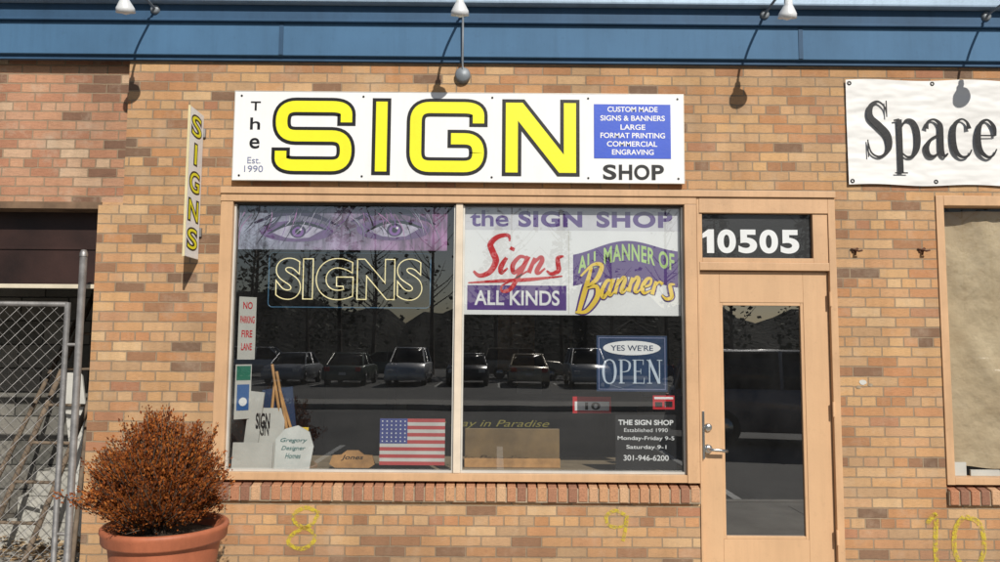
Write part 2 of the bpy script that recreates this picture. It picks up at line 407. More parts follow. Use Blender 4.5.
box('counter',-.6,1.2,3.2,3.9,.021,1.0,M_inter,bld,.01); box('shelf_unit',-2.2,-1.4,4.6,5.4,.021,1.9,M_inter,bld,.01)
for i in range(14):
    x=random.uniform(-2.1,2.3); w=random.uniform(.15,.5); z=random.choice([.02,1.0,1.3]); y=random.uniform(4.4,5.2)
    box('stored_panel',x,x+w,y,y+.04,z,z+random.uniform(.3,.9),random.choice([M_offw,M_deck,M_wood,M_navy,M_inter]),bld,rot=('X',random.uniform(-.2,0)))
# window frames
box('window_head',-1.93,1.374,-.018,.10,2.602,2.70,M_peach,bld,.004)
box('window_head_trim',-1.93,2.34,-.030,-.0185,2.655,2.70,M_peach,bld,.003)
box('window_jamb_left',-1.929,-1.845,-.012,.10,.70,2.601,M_peach,bld,.004)
box('window_jamb_right',1.29,1.374,-.016,.10,.70,2.601,M_peach,bld,.004)
box('window_sill_rail',-1.844,1.289,-.010,.10,.701,.752,M_peach,bld,.004)
box('window_mullion',-.297,-.248,.0,.10,.753,2.60,M_mull,bld,.006)
for a,b in ((-1.844,-.298),(-.247,1.289)):
    box('glazing_bead_b',a,b,.02,.05,.753,.768,M_alum,bld); box('glazing_bead_t',a,b,.02,.05,2.588,2.601,M_seal,bld)
    box('glazing_bead_l',a,a+.012,.022,.05,.769,2.587,M_alum,bld); box('glazing_bead_r',b-.012,b,.022,.05,.769,2.587,M_alum,bld)
    rect('window_glass',a,b,.753,2.601,at(.055),M_glass,bld)
# right window
box('window2_jamb',3.046,3.10,-.012,.10,.70,2.679,M_peach,bld,.004)
box('window2_head',3.101,5.599,-.012,.10,2.61,2.679,M_peach,bld,.004)
box('window2_sill',3.101,5.599,-.010,.10,.701,.75,M_peach,bld,.004)
box('window2_jamb_r',5.54,5.599,-.012,.10,.751,2.609,M_peach,bld,.004)
rect('window2_glass',3.101,5.54,.75,2.61,at(.05),M_glass_t,bld)
bm=bmesh.new(); nx,nz=110,90; vs=[]
for j in range(nz+1):
    row=[]
    for i in range(nx+1):
        x=3.105+i/nx*2.43; z=.80+j/nz*1.79
        d=.045*noise.noise(Vector((x*1.8,z*.45,3)))+.028*noise.noise(Vector((x*5+z*2.2,z*2,7)))+.018*abs(noise.noise(Vector((x*9-z*7,z*5,1))))
        zz=z+(.035*noise.noise(Vector((x*3,0,5))) if j==0 else 0)
        row.append(bm.verts.new((x,.125+d,zz)))
    vs.append(row)
for j in range(nz):
    for i in range(nx): bm.faces.new((vs[j][i],vs[j][i+1],vs[j+1][i+1],vs[j+1][i]))
mesh_obj('window_drape',bm,M_cloth,bld,True)
for k,(x,w,h) in enumerate(((3.11,.11,.09),(3.25,.2,.04),(3.5,.3,.05))): box('papers_on_sill',x,x+w,.06,.075,.751,.751+h,M_offw,bld)
# door + transom
box('door_frame_right',2.29,2.339,-.015,.10,0,2.655,M_peach,bld,.004)
box('door_frame_left',1.3765,1.392,-.012,.10,0,2.655,M_peach,bld,.003)
box('transom_head',1.3925,2.2895,-.015,.10,2.545,2.654,M_peach,bld,.004)
box('transom_bar',1.3925,2.2895,-.015,.10,2.145,2.20,M_peach,bld,.004)
box('transom_stile_r',2.185,2.2895,-.004,.08,2.2005,2.5445,M_peach,bld,.003)
box('transom_stile_l',1.3925,1.415,-.004,.08,2.2005,2.5445,M_peach,bld,.003)
box('transom_rail_b',1.4155,2.1845,-.004,.08,2.2005,2.232,M_peach,bld,.003)
box('transom_panel',1.4155,2.1845,.03,.05,2.2325,2.5445,M_black,bld)
rect('transom_glass',1.4155,2.1845,2.2325,2.5445,at(.022),M_glass_t,bld)
F=at(.026)
poly('house_number_1',[(1.455,2.268),(1.505,2.268),(1.505,2.435),(1.465,2.435),(1.425,2.405),(1.425,2.372),(1.455,2.385)],F,M_whitep,bld)
for i,ch in enumerate('0505'):
    x=1.528+i*.147
    text('house_number',ch,x,x+.130,2.268,2.435,M_whitep,at(.026-.0004*i),bld,bold=.04)
D=.02
box('door_stile_l',1.3945,1.535,D,D+.045,.03,2.14,M_peach_d,bld,.003)
box('door_stile_r',2.115,2.2875,D,D+.045,.03,2.14,M_peach_d,bld,.003)
box('door_rail_t',1.5355,2.1145,D,D+.045,1.925,2.14,M_peach_d,bld,.003)
box('door_rail_b',1.5355,2.1145,D,D+.045,.03,.325,M_peach_d,bld,.003)
for nm,a in (('l',(1.5355,1.556,.3255,1.9245)),('r',(2.094,2.1145,.3255,1.9245)),('t',(1.5565,2.0935,1.904,1.9245)),('b',(1.5565,2.0935,.3255,.346))):
    box('door_bead_'+nm,a[0],a[1],D+.004,D+.036,a[2],a[3],M_peach_d if nm in 'tb' else M_peach,bld,.003)
rect('door_glass',1.5565,2.0935,.346,1.904,at(D+.02),M_glass_d,bld)
box('door_threshold',1.392,2.29,-.03,.12,.0,.028,M_alum,bld,.004)
lathe('deadbolt',[(0,.022),(.018,.022),(.026,.014),(.030,0)],M_chrome,bld,(1.44,D,1.07),24,Matrix.Rotation(math.radians(90),4,'X'))
lathe('handle_rose',[(0,.02),(.02,.02),(.030,.010),(.034,0)],M_chrome,bld,(1.437,D,.925),24,Matrix.Rotation(math.radians(90),4,'X'))
tube('door_lever',[(1.437,D-.01,.925),(1.437,D-.055,.925),(1.46,D-.062,.925),(1.51,D-.060,.922),(1.555,D-.052,.915)],.011,M_chrome,bld,12)
box('latch_guard',1.397,1.412,-.004,D-.001,.86,1.18,M_chrome,bld,.002)
for z in (.35,1.2,1.95): tube('door_hinge',[(2.289,-.018,z-.05),(2.289,-.018,z+.05)],.008,M_peach,bld)
# bay behind fence
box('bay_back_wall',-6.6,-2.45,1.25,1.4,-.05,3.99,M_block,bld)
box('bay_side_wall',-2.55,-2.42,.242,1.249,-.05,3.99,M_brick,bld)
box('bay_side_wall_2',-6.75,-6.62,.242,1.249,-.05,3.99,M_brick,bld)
box('dark_recess_panel',-6.55,-2.79,.205,.23,2.03,2.549,M_maroon,bld)  # near-black sheet, the recess's darkness is put into its colour
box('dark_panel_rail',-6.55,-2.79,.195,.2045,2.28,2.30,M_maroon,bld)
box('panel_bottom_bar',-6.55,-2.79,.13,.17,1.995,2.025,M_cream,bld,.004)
# wall brackets, chip, markings
for x,z in ((2.475,2.29),(2.94,2.295)):
    bm=bmesh.new(); bm_tube(bm,[(x-.03,-.006,z+.01),(x,-.02,z),(x+.005,-.045,z-.01),(x+.03,-.05,z-.005)],.007,6); bm_tube(bm,[(x,-.02,z),(x-.004,-.012,z-.035)],.006,6); bm_tube(bm,[(x-.02,-.004,z-.01),(x+.02,-.004,z+.014)],.009,6)
    mesh_obj('rusty_wall_hook',bm,M_rust,bld)
for k,(cx,cz,r) in enumerate(((2.50,1.385,.024),(2.55,1.365,.014),(2.47,1.35,.015))):
    poly('mortar_patch',[(cx+r*(1+.4*random.random())*math.cos(a*.8),cz+.6*r*(1+.5*random.random())*math.sin(a*.8)) for a in range(8)],at(-.003-.0005*k),M_mortar if k else M_offw,bld)
fw=at(-.005)
strokes('painted_number_8',[(0,[[(.17,.26,1),(.08,.30,1),(.0,.25,1),(.02,.18,1),(.12,.13,1),(.14,.06,1),(.06,.0,1),(-.03,.04,1),(.0,.11,1),(.12,.18,1),(.16,.25,1)]])],fw,M_mark,bld,(1,.9),(-1.36,.25),wscale=.030)
strokes('painted_number_9',[(0,[[(.13,.2,1),(.06,.235,1),(.0,.19,1),(.02,.12,1),(.1,.11,1),(.14,.18,1)],[(.14,.2,1),(.13,.1,1),(.11,0,1)]])],fw,M_mark,bld,(1,.85),(.74,.315),wscale=.028)
strokes('painted_number_10',[(0,[[(0,.28,1),(.06,.34,1),(.05,.15,1),(.055,0,1)],[(-.01,0,1),(.05,.0,1),(.12,.005,1)],[(.25,.33,1),(.19,.25,1),(.18,.1,1),(.24,.0,1),(.34,.03,1),(.38,.15,1),(.35,.29,1),(.26,.33,1)]])],fw,M_mark,bld,(1,1),(2.90,.16),wscale=.033)

# ================================================================== MAIN SIGN
sg=empty('shop_sign')
box('board',-1.845,1.285,-.045,-.022,2.745,3.372,M_white,sg,.002)
bm=bmesh.new()
for a in ((-1.849,1.289,2.741,2.7448),(-1.849,1.289,3.3722,3.376),(-1.849,-1.8452,2.745,3.372),(1.2852,1.289,2.745,3.372)): bm_box(bm,a[0],a[1],-.047,-.022,a[2],a[3])
mesh_obj('edge_trim',bm,M_alum,sg)
for x in (-1.6,-.3,.9): box('standoff',x,x+.04,-.0215,-.001,2.8,3.3,M_galv,sg)
F=at(-.0465)
for x in (-1.80,-.95,-.05,.62,1.245):
    for z in (2.775,3.34): ell('screw',x,z,.008,.008,F,M_handle_dark,sg,.001,10)
H_=.545; zb=2.785
def big(name,pts,x,hw_b=.128,hw_y=.080):
    P=roundpoly(pts,.10,8)
    def ext(P,e):
        a=Vector(P[0]);b=Vector(P[1]);c=Vector(P[-1]);d=Vector(P[-2])
        return [tuple(a+(a-b).normalized()*e)]+list(P[1:-1])+[tuple(c+(c-d).normalized()*e)]
    for nm,w,e,dp,m in (('_outline',hw_b,.024,.001,M_black),('_face',hw_y,0,.0025,M_yellow)):
        bm=bmesh.new(); Q=ext(P,e); ribbon(bm,[(x+p[0],zb+p[1],w) for p in Q],F,dp,False); mesh_obj(name+nm,bm,m,sg)
big('letter_s',[(.515,.37),(.515,.481),(.064,.481),(.064,.2725),(.515,.2725),(.515,.064),(.064,.064),(.064,.165)],-1.58)
big('letter_g',[(.50,.37),(.50,.481),(.064,.481),(.064,.064),(.50,.064),(.50,.26),(.31,.26)],-.645)
def blk(name,P,x):
    P=[(x+a,zb+b) for a,b in P]; poly(name+'_outline',P,F,M_black,sg,.001); poly(name+'_face',inset(P,.025),F,M_yellow,sg,.0025)
blk('letter_i',[(0,0),(.13,0),(.13,H_),(0,H_)],-.885)
blk('letter_n',[(0,0),(.135,0),(.135,.32),(.385,0),(.54,0),(.54,H_),(.405,H_),(.405,.225),(.155,H_),(0,H_)],.02)
for ch,a,b in (('T',3.235,3.30),('h',3.10,3.185),('e',2.965,3.04)): text('the_'+ch,ch,-1.735,-1.665,a,b,M_black,F,sg,.012).location.y=-.001
text('est','Est.',-1.745,-1.655,2.86,2.905,M_slate,F,sg).location.y=-.001
text('year','1990',-1.765,-1.635,2.80,2.845,M_slate,F,sg).location.y=-.001
rect('blue_panel',.660,1.195,2.915,3.30,F,M_bluebox,sg,.001)
for s,a,b,c in (('CUSTOM MADE',.755,1.105,3.264),('SIGNS & BANNERS',.705,1.155,3.201),('LARGE',.845,1.018,3.137),('FORMAT PRINTING',.705,1.155,3.078),('COMMERCIAL',.75,1.10,3.018),('ENGRAVING',.785,1.075,2.960)):
    text('line',s,a,b,c-.019,c+.019,M_whitep,F,sg,.018).location.y=-.002
for ch,a,b in (('S',.722,.815),('H',.832,.925),('O',.938,1.045),('P',1.06,1.145)):
    text('shop_'+ch,ch,a,b,2.765,2.872,M_black,F,sg,.028).location.y=-.001

# ================================================================== BLADE SIGN
bs=empty('blade_sign')
box('panel',-2.080,-2.068,-.255,-.02,2.19,3.20,M_white,bs,.002)
box('panel_edge',-2.082,-2.066,-.258,-.2552,2.186,3.204,pmat('sun_yellowed_edge',(.62,.54,.32),.5),bs)
for z in (2.35,3.05): box('bracket',-2.095,-2.055,-.019,-.001,z,z+.06,M_galv,bs)
for fx,r in ((-2.0675,(0,1,0)),(-2.0805,(0,-1,0))):
    fr=Frame((fx,-.138,0),r); sgn=.001 if r[1]>0 else -.001
    for i,ch in enumerate('SIGNS'):
        z=3.02-i*.193; w=.078 if ch!='I' else .018
        text('letter_black',ch,-w-.014,w+.014,z-.012,z+.147,M_black,fr,bs,.06)
        text('letter_yellow',ch,-w,w,z,z+.135,M_yellow,Frame((fx+sgn,-.138,0),r),bs,.0)

# ================================================================== RIGHT BANNER
bn=empty('vinyl_banner')
bm=bmesh.new(); nx,nz=80,24; vs=[]
def bdisp(x,z): return -.012-.008*(noise.noise(Vector((x*1.3,z*2,0)))+.6*noise.noise(Vector((x*4,z*1.5,4)))+1)
for j in range(nz+1):
    vs.append([bm.verts.new((2.44+i/nx*2.9,bdisp(2.44+i/nx*2.9,2.75+j/nz*.75),2.75+j/nz*.75+.006*math.sin(i*.33)*(1 if j in(0,nz) else 0))) for i in range(nx+1)])
for j in range(nz):
    for i in range(nx): bm.faces.new((vs[j][i],vs[j][i+1],vs[j+1][i+1],vs[j+1][i]))
mesh_obj('banner_sheet',bm,M_banner,bn,True)
for x in (2.465,3.05,3.65,4.3,4.9,5.31):
    for z in (2.775,3.475):
        lathe('grommet',[(.006,0),(.008,.003),(.014,.003),(.016,0)],M_handle_dark,bn,(x,bdisp(x,z)-.001,z),14,Matrix.Rotation(math.radians(90),4,'X'))
SER={
'S':[[(.44,.74,.02),(.40,.88,.035),(.26,.97,.05),(.11,.88,.10),(.10,.70,.12),(.28,.54,.14),(.44,.38,.14),(.47,.18,.11),(.38,.05,.06),(.24,.0,.045),(.09,.08,.035),(.03,.28,.02)],[(.44,.70,.025),(.44,.99,.025)],[(.03,-.01,.025),(.03,.30,.025)]],
'p':[[(.10,.66,.10),(.10,-.28,.10)],[(-.02,.64,.03),(.1,.655,.05)],[(-.03,-.28,.028),(.24,-.28,.028)],[(.12,.50,.03),(.24,.64,.05),(.38,.62,.08),(.46,.46,.11),(.46,.2,.11),(.37,.03,.07),(.24,.0,.045),(.12,.08,.03)]],
'a':[[(.06,.50,.10),(.11,.62,.05),(.24,.66,.045),(.36,.57,.09),(.37,.40,.1),(.37,.12,.1),(.43,.02,.06),(.5,.07,.03)],[(.36,.41,.03),(.17,.32,.05),(.06,.18,.10),(.10,.04,.08),(.22,.02,.05),(.36,.12,.03)]],
'c':[[(.40,.50,.10),(.36,.62,.05),(.24,.67,.04),(.1,.56,.09),(.06,.34,.11),(.1,.12,.1),(.22,.01,.06),(.36,.03,.04),(.44,.14,.025)]],
'e':[[(.07,.385,.03),(.42,.385,.03)],[(.42,.38,.05),(.40,.54,.08),(.27,.66,.045),(.12,.58,.08),(.06,.34,.11),(.1,.12,.1),(.24,.01,.06),(.36,.04,.04),(.44,.15,.025)]],
'O':[[(.35,1,.06),(.14,.88,.10),(.06,.5,.14),(.14,.12,.10),(.35,0,.06),(.56,.12,.10),(.64,.5,.14),(.56,.88,.10),(.35,1,.06)]],
'P':[[(.12,1,.13),(.12,0,.13)],[(.0,.98,.04),(.3,.98,.05),(.5,.88,.10),(.53,.72,.12),(.46,.55,.08),(.28,.49,.04),(.12,.49,.04)],[(0,.02,.04),(.28,.02,.04)]],
'E':[[(.12,1,.13),(.12,0,.13)],[(0,.98,.04),(.52,.98,.04)],[(.52,1.,.04),(.52,.78,.03)],[(0,.02,.04),(.55,.02,.04)],[(.55,0,.04),(.57,.25,.03)],[(.12,.51,.04),(.4,.51,.04)],[(.4,.62,.03),(.4,.40,.03)]],
'N':[[(.12,1,.06),(.12,0,.06)],[(.1,1,.15),(.58,.02,.15)],[(.60,1,.06),(.60,0,.06)],[(-.02,.98,.04),(.12,.98,.04)],[(0,.02,.04),(.24,.02,.04)],[(.48,.98,.04),(.74,.98,.04)]],
}
strokes('space_lettering',[(0,SER['S']),(.60,SER['p']),(1.19,SER['a']),(1.75,SER['c']),(2.27,SER['e'])],at(-.0355),M_black,bn,(.335,.405),(2.565,2.945),wscale=.9)
text('for_lettering','for Lease',3.65,5.1,2.945,3.34,M_black,at(-.0355),bn)

# ================================================================== WINDOW DISPLAY
ep=empty('eye_print_poster'); rect('print',-1.825,-.36,2.275,2.578,at(.069),M_eye,ep)
M_eg=pmat('eye_grey',(.42,.38,.48),.5,var=.3,scale=20); M_id=pmat('iris_dark',(.035,.02,.055),.4)
M_lid=pmat('lid_shade',(.13,.07,.18),.5,var=.4,scale=14)
hairm=[pmat('hair_print_%s'%n_,c,.5) for n_,c in (('black',(.012,.01,.016)),('grey',(.22,.21,.28)),('violet',(.22,.09,.32)),('pale',(.50,.46,.56)),('pink',(.45,.18,.40)))]
F=at(.0685)
for cx,cz in ((-1.42,2.405),(-.74,2.42)):
    strokes('brow',[(0,[[(-.30,.055,.3),(-.12,.125,1.),(.08,.125,1.),(.30,.04,.2)]])],F,M_id,ep,(1,1),(cx,cz),wscale=.040,depth=.0002)
    poly('eye_shade',[(cx+.26*math.cos(a*.314),cz+.075*math.sin(a*.314)) for a in range(20)],F,M_lid,ep,0.0008)
    poly('eye_white',[(cx-.17,cz-.012),(cx-.08,cz-.044),(cx,cz-.054),(cx+.09,cz-.044),(cx+.185,cz+.012),(cx+.09,cz+.043),(cx,cz+.052),(cx-.08,cz+.036)],F,M_eg,ep,.0012)
    ell('iris',cx+.01,cz,.056,.047,F,M_id,ep,.0016); ell('iris_ring',cx+.01,cz-.004,.040,.036,F,hairm[2],ep,.0018); ell('pupil',cx+.01,cz-.002,.020,.020,F,M_black,ep,.002); ell('pupil_glint',cx+.028,cz+.014,.009,.009,F,M_whitep,ep,.0022,12)
    strokes('lash_line',[(0,[[(-.20,-.02,.3),(-.08,.042,1.),(.01,.058,1.),(.10,.048,1.),(.22,.01,.3)]])],F,M_black,ep,(1,1),(cx,cz),wscale=.020,depth=.0023)
bms=[bmesh.new() for _ in hairm]
for i in range(120):
    x=random.uniform(-1.95,-.35); k=random.choices(range(5),(6,3,1+3*(x>-1.0),1,1+3*(x>-.9)))[0]
    z0=random.uniform(2.40,2.57); L_=random.uniform(.08,.26); a=math.radians(random.gauss(62,16)) if x<-1.05 else math.radians(random.gauss(118,18))
    pts=[]
    for s in (0,.5,1):
        X=x+math.cos(a)*L_*s+.02*math.sin(s*3); Z=z0+math.sin(a)*L_*(s-.5)
        pts.append((min(-.362,max(-1.823,X)),min(2.576,max(2.277,Z)),(.001,.005,.001)[int(s*2)]*random.uniform(.5,1.4)))
    ribbon(bms[k],pts,F,.0027+i*.0000125,True,4)
for k,b_ in enumerate(bms): mesh_obj('hair_strands',b_,hairm[k],ep)
# neon sign
ns=empty('neon_sign')
text('tubes','SIGNS',-1.575,-.535,1.925,2.225,M_neon,at(.13),ns,bold=.045,space=1.06,tubes=.011)
def rr(x0,x1,z0,z1,r,y):
    P=[]
    for cx,cz,a0 in ((x1-r,z1-r,0),(x0+r,z1-r,90),(x0+r,z0+r,180),(x1-r,z0+r,270)):
        for k in range(5): a=math.radians(a0+k*22.5); P.append((cx+r*math.cos(a),y,cz+r*math.sin(a)))
    return P+[P[0]]
tube('border_tube',rr(-1.625,-.48,1.875,2.262,.03,.14),.004,M_neonb,ns,8)
box('backing_bar',-1.6,-.5,.155,.165,2.06,2.08,M_handle_dark,ns); box('transformer',-1.1,-.95,.17,.23,2.03,2.11,M_handle_dark,ns,.005)
for x in (-1.4,-.7): tube('hanging_chain',[(x,.16,2.08),(x,.16,2.60)],.002,M_galv,ns,5)
# right poster
pp=empty('window_poster'); F=at(.068)
rect('sheet',-.247,1.277,1.83,2.597,F,M_whitep,pp)
rect('header_band',-.247,1.277,2.425,2.597,F,pmat('header_grey',(.60,.59,.62),.5),pp,.0006)
text('header_a','the',-.20,.07,2.449,2.565,M_purple,F,pp,.018).location.y=-.0012
text('header_b','SIGN',.14,.59,2.447,2.562,M_purple,F,pp,.045,space=1.12).location.y=-.0012
text('header_c','SHOP',.69,1.225,2.447,2.562,M_purple,F,pp,.045,space=1.12).location.y=-.0012
rect('kinds_panel',-.215,.478,1.862,2.035,F,M_purple,pp,.0006)
text('all_kinds','ALL KINDS',-.165,.43,1.895,2.0,M_whitep,F,pp,.02).location.y=-.0012
rect('divider',.492,.497,1.84,2.42,F,M_alum,pp,.0006)
SCR={
'S':[[(.44,.86,.03),(.38,.99,.06),(.20,.96,.08),(.10,.80,.10),(.19,.62,.11),(.30,.42,.11),(.25,.18,.09),(.08,.10,.07),(-.06,.2,.04)]],
'i':[[(.05,.5,.06),(.0,.3,.09),(.04,.16,.06),(.13,.27,.03)],[(.10,.66,.09),(.11,.73,.08)]],
'g':[[(.20,.50,.05),(.08,.52,.06),(.0,.34,.08),(.07,.17,.07),(.19,.32,.05)],[(.24,.53,.08),(.18,.15,.08),(.10,-.18,.07),(-.04,-.24,.05),(-.08,-.12,.03),(.1,.02,.03),(.30,.2,.03)]],
'n':[[(.03,.5,.06),(.0,.17,.08)],[(.01,.32,.04),(.12,.51,.06),(.18,.44,.08),(.14,.22,.08),(.19,.16,.05),(.28,.27,.03)]],
's':[[(.18,.54,.03),(.08,.5,.07),(.12,.36,.08),(.16,.22,.08),(.05,.15,.06),(-.06,.22,.03)]],
'B':[[(.14,.98,.06),(.08,.5,.10),(.02,.03,.08)],[(-.08,.86,.04),(.16,1.02,.06),(.38,.92,.09),(.32,.66,.09),(.12,.54,.05),(.34,.48,.08),(.40,.22,.10),(.2,.0,.08),(-.06,.06,.04)]],
'a':[[(.20,.48,.05),(.08,.52,.07),(.0,.32,.08),(.07,.16,.07),(.18,.3,.05)],[(.23,.52,.08),(.18,.25,.08),(.23,.16,.05),(.32,.26,.03)]],
'e':[[(.0,.3,.04),(.13,.38,.05),(.14,.52,.05),(.05,.5,.07),(-.02,.3,.09),(.04,.16,.06),(.18,.26,.03)]],
'r':[[(.03,.5,.06),(.0,.17,.08)],[(.01,.34,.04),(.10,.50,.05),(.19,.47,.07)]],
}
sw=[[(-.1,-.06,.02),(.4,-.02,.05),(1.0,.02,.06),(1.62,.10,.02)]]
strokes('signs_script',[(0.04,SCR['S']),(.47,SCR['i']),(.68,SCR['g']),(1.02,SCR['n']),(1.40,SCR['s']),(0.05,sw)],F,M_red,pp,(.375,.32),(-.185,2.07),shear=.26,depth=.001,wscale=1.3)
def wv(x,y):
    s=(x-.52)/.75; return x,y+.045*math.sin(s*5.6-1.2)+.03*(s-.5)
bm=bmesh.new(); n=24; T=[];Bq=[]
for i in range(n+1):
    x=.525+i/n*.735; T.append(bm.verts.new(F.p(*wv(x,2.31),.0006))); Bq.append(bm.verts.new(F.p(*wv(x-.0,2.055 if i>3 else 2.09),.0006)))
for i in range(n): bm.faces.new((T[i],Bq[i],Bq[i+1],T[i+1]))
mesh_obj('purple_ribbon',bm,M_purple,pp)
text('all_manner_of','ALL MANNER OF',.56,1.235,2.17,2.29,M_green,F,pp,.025,space=1.08,warp=lambda x,y:wv(x,y)).location.y=-.0012
gl=[(0.05,SCR['B']),(.54,SCR['a']),(.86,SCR['n']),(1.17,SCR['n']),(1.48,SCR['e']),(1.70,SCR['r']),(1.97,SCR['s'])]
wb=lambda x,y:(x,y+.05*math.sin((x-.52)/.75*5.0-1.0)+.05*((x-.52)/.75))
strokes('banners_script_shadow',gl,F,M_purple,pp,(.310,.30),(.54,1.87),shear=.18,depth=.0018,wscale=2.0,warp=wb)
strokes('banners_script',gl,F,M_gold,pp,(.310,.30),(.54,1.87),shear=.18,depth=.005,wscale=1.15,warp=wb)
# open sign
op=empty('open_sign'); F=at(.0655)
box('plate',.687,1.178,.067,.073,1.305,1.69,M_navy,op,.002)
for nm,a in (('b1',(.70,1.165,1.318,1.324)),('b2',(.70,1.165,1.672,1.678)),('b3',(.70,.706,1.3242,1.6718)),('b4',(1.159,1.165,1.3242,1.6718))): rect(nm,a[0],a[1],a[2],a[3],F,M_slate,op)
ell('oval',.932,1.605,.20,.05,F,M_whitep,op,.0006); text('yes_we_are',"YES WE'RE",.785,1.08,1.585,1.625,M_navy,F,op,.01).location.y=-.0012
strokes('open_lettering',[(0,SER['O']),(.80,SER['P']),(1.46,SER['E']),(2.16,SER['N'])],F,pmat('pale_blue_ink',(.50,.57,.66),.5),op,(.144,.165),(.725,1.36),depth=.0008,wscale=.8)
tube('hanging_wire',[(.75,.07,1.69),(.93,.07,1.80),(1.11,.07,1.69)],.0012,M_handle_dark,op,5)
# hours sign
hs=empty('business_hours_sign'); rect('panel',.815,1.233,.775,1.148,at(.066),M_black,hs)
for s,a,b,c,h,bo in (('THE SIGN SHOP',.835,1.215,1.095,.036,.03),('Established 1990',.875,1.175,1.043,.026,0),('Monday-Friday 9-5',.83,1.22,.985,.034,.012),('Saturday 9-1',.89,1.165,.925,.034,.012),('301-946-6200',.87,1.18,.855,.038,.012)):
    text('line',s,a,b,c-h*.5,c+h*.5,M_whitep,at(.065),hs,bo)
st=empty('window_sticker'); F=at(.066); rect('red',1.075,1.225,1.185,1.28,F,M_red,st)
rect('white_a',1.085,1.215,1.255,1.27,F,M_whitep,st,.0005); rect('black_b',1.09,1.14,1.20,1.235,F,M_black,st,.0005); rect('black_c',1.155,1.21,1.20,1.24,F,M_black,st,.0005)
nb=empty('number_sign'); box('board',.55,.83,.36,.37,1.13,1.25,M_red,nb); rect('white_strip',.565,.815,1.15,1.215,at(.358),M_whitep,nb); text('num','10',.64,.75,1.155,1.21,M_black,at(.357),nb,.03)
pd=empty('vinyl_lettering_sign'); text('text','Another Day in Paradise',-.74,.36,1.045,1.105,pmat('lettering_yellow',(.20,.17,.03),.5),at(.0662),pd,.0,shear=.35)
# display board
db=empty('wooden_sign_blank'); box('board',-.235,.46,.42,.44,.737,1.01,pmat('varnished_board',(.16,.10,.038),.45,var=.35,scale=5),db,.006,('X',-.08)); box('board_rail',-.235,.46,.37,.415,.737,.80,M_wood,db,.004)
# flag print
fl=empty('flag_poster'); x0,x1,z0,z1=-.805,-.357,.795,1.11; F=at(.0657)
rect('field',x0,x1,z0,z1,F,pmat('flag_cream',(.52,.51,.48),.6),fl)
sh=(z1-z0)/13
for i in range(0,13,2): rect('red_stripe',x0,x1,z0+i*sh,z0+(i+1)*sh,F,M_flagred,fl,.0005)
rect('canton',x0,x0+.19,z0+6*sh,z1,F,M_flagblue,fl,.0010)
bm=bmesh.new()
for r in range(6):
    for c in range(6):
        cx=x0+.018+c*.031;cz=z0+6*sh+.016+r*.027
        bm.faces.new([bm.verts.new(F.p(cx+(.007 if k%2==0 else .003)*math.sin(k*math.pi/5),cz+(.007 if k%2==0 else .003)*math.cos(k*math.pi/5),.0015)) for k in range(10)])
mesh_obj('stars',bm,M_whitep,fl)
# plaque
pq=empty('wooden_plaque'); 
P=[(-1.18,.79),(-1.16,.85),(-1.10,.855),(-1.06,.885),(-.98,.885),(-.94,.855),(-.88,.85),(-.86,.79),(-.90,.765),(-1.14,.765)]
bm=bmesh.new(); f=bm.faces.new([bm.verts.new((x,.22,z-.015)) for x,z in P]); r=bmesh.ops.extrude_face_region(bm,geom=[f]); bmesh.ops.translate(bm,vec=(0,.03,0),verts=[e for e in r['geom'] if isinstance(e,bmesh.types.BMVert)])
mesh_obj('board',bm,M_wood,pq); text('lettering','Jones',-1.10,-.94,.80,.84,M_black,at(.218),pq,.01,shear=.3)
npk=empty('no_parking_sign'); F=Frame((-1.815,.10,0),Vector((.72,.69,0)).normalized()); 
bm=bmesh.new(); bm.faces.new([bm.verts.new(F.p(a,b)) for a,b in ((0,1.505),(.13,1.505),(.13,1.945),(0,1.945))]); mesh_obj('plate',bm,M_offw,npk)
for s,a,b,c,d,m in (('NO',.03,.10,1.86,1.91,M_red),('PARKING',.012,.118,1.76,1.81,M_red),('FIRE',.025,.105,1.66,1.71,M_red),('LANE',.025,.105,1.57,1.62,M_red)): 
    text('txt',s,a,b,c,d,m,Frame(F.p(0,0,.002),F.r),npk,.02)
hc=empty('accessible_parking_sign'); F=Frame((-1.83,.12,0),Vector((.72,.69,0)).normalized())
for nm,a,b,c,d,m,dp in (('plate',0,.12,1.09,1.47,M_offw,0),('green_edge',.008,.112,1.36,1.46,pmat('sign_green',(.02,.16,.10),.5),.002),('blue',.015,.105,1.15,1.33,pmat('sign_blue',(.02,.10,.30),.5),.002)):
    poly(nm,[(a,c),(b,c),(b,d),(a,d)],F,m,hc,dp)
ell('wheel_symbol',.06,1.21,.03,.03,F,M_whitep,hc,.004,16); 
sb=empty('display_sign_stack')
box('panel_low',-1.84,-1.56,.13,.15,.737,.93,M_offw,sb,.002,('X',-.1))
box('panel_mid',-1.72,-1.52,.24,.26,.737,1.16,M_offw,sb,.002,('X',-.12))
text('mid_txt','SIGN',-1.70,-1.60,1.02,1.13,M_black,at(.195),sb,.03)
box('panel_back',-1.64,-1.42,.34,.36,.737,1.30,M_navy,sb,.002,('Y',-.12))
box('gold_frame',-1.60,-1.36,.30,.315,.737,1.02,M_gold,sb,.002,('X',-.1))
box('panel_tall',-1.80,-1.70,.20,.215,.737,1.28,M_offw,sb,.002,('Y',.10))
st2=empty('wooden_stakes'); bm=bmesh.new()
for a,b in (((-1.50,.33,.74),(-1.62,.27,1.47)),((-1.46,.33,.74),(-1.58,.25,1.42)),((-1.66,.33,.74),(-1.60,.29,1.36)),((-1.40,.33,.74),(-1.56,.28,1.28))): bm_tube(bm,[a,b],.011,4)
mesh_obj('stakes',bm,M_wood,st2)
gs=empty('painted_name_sign')
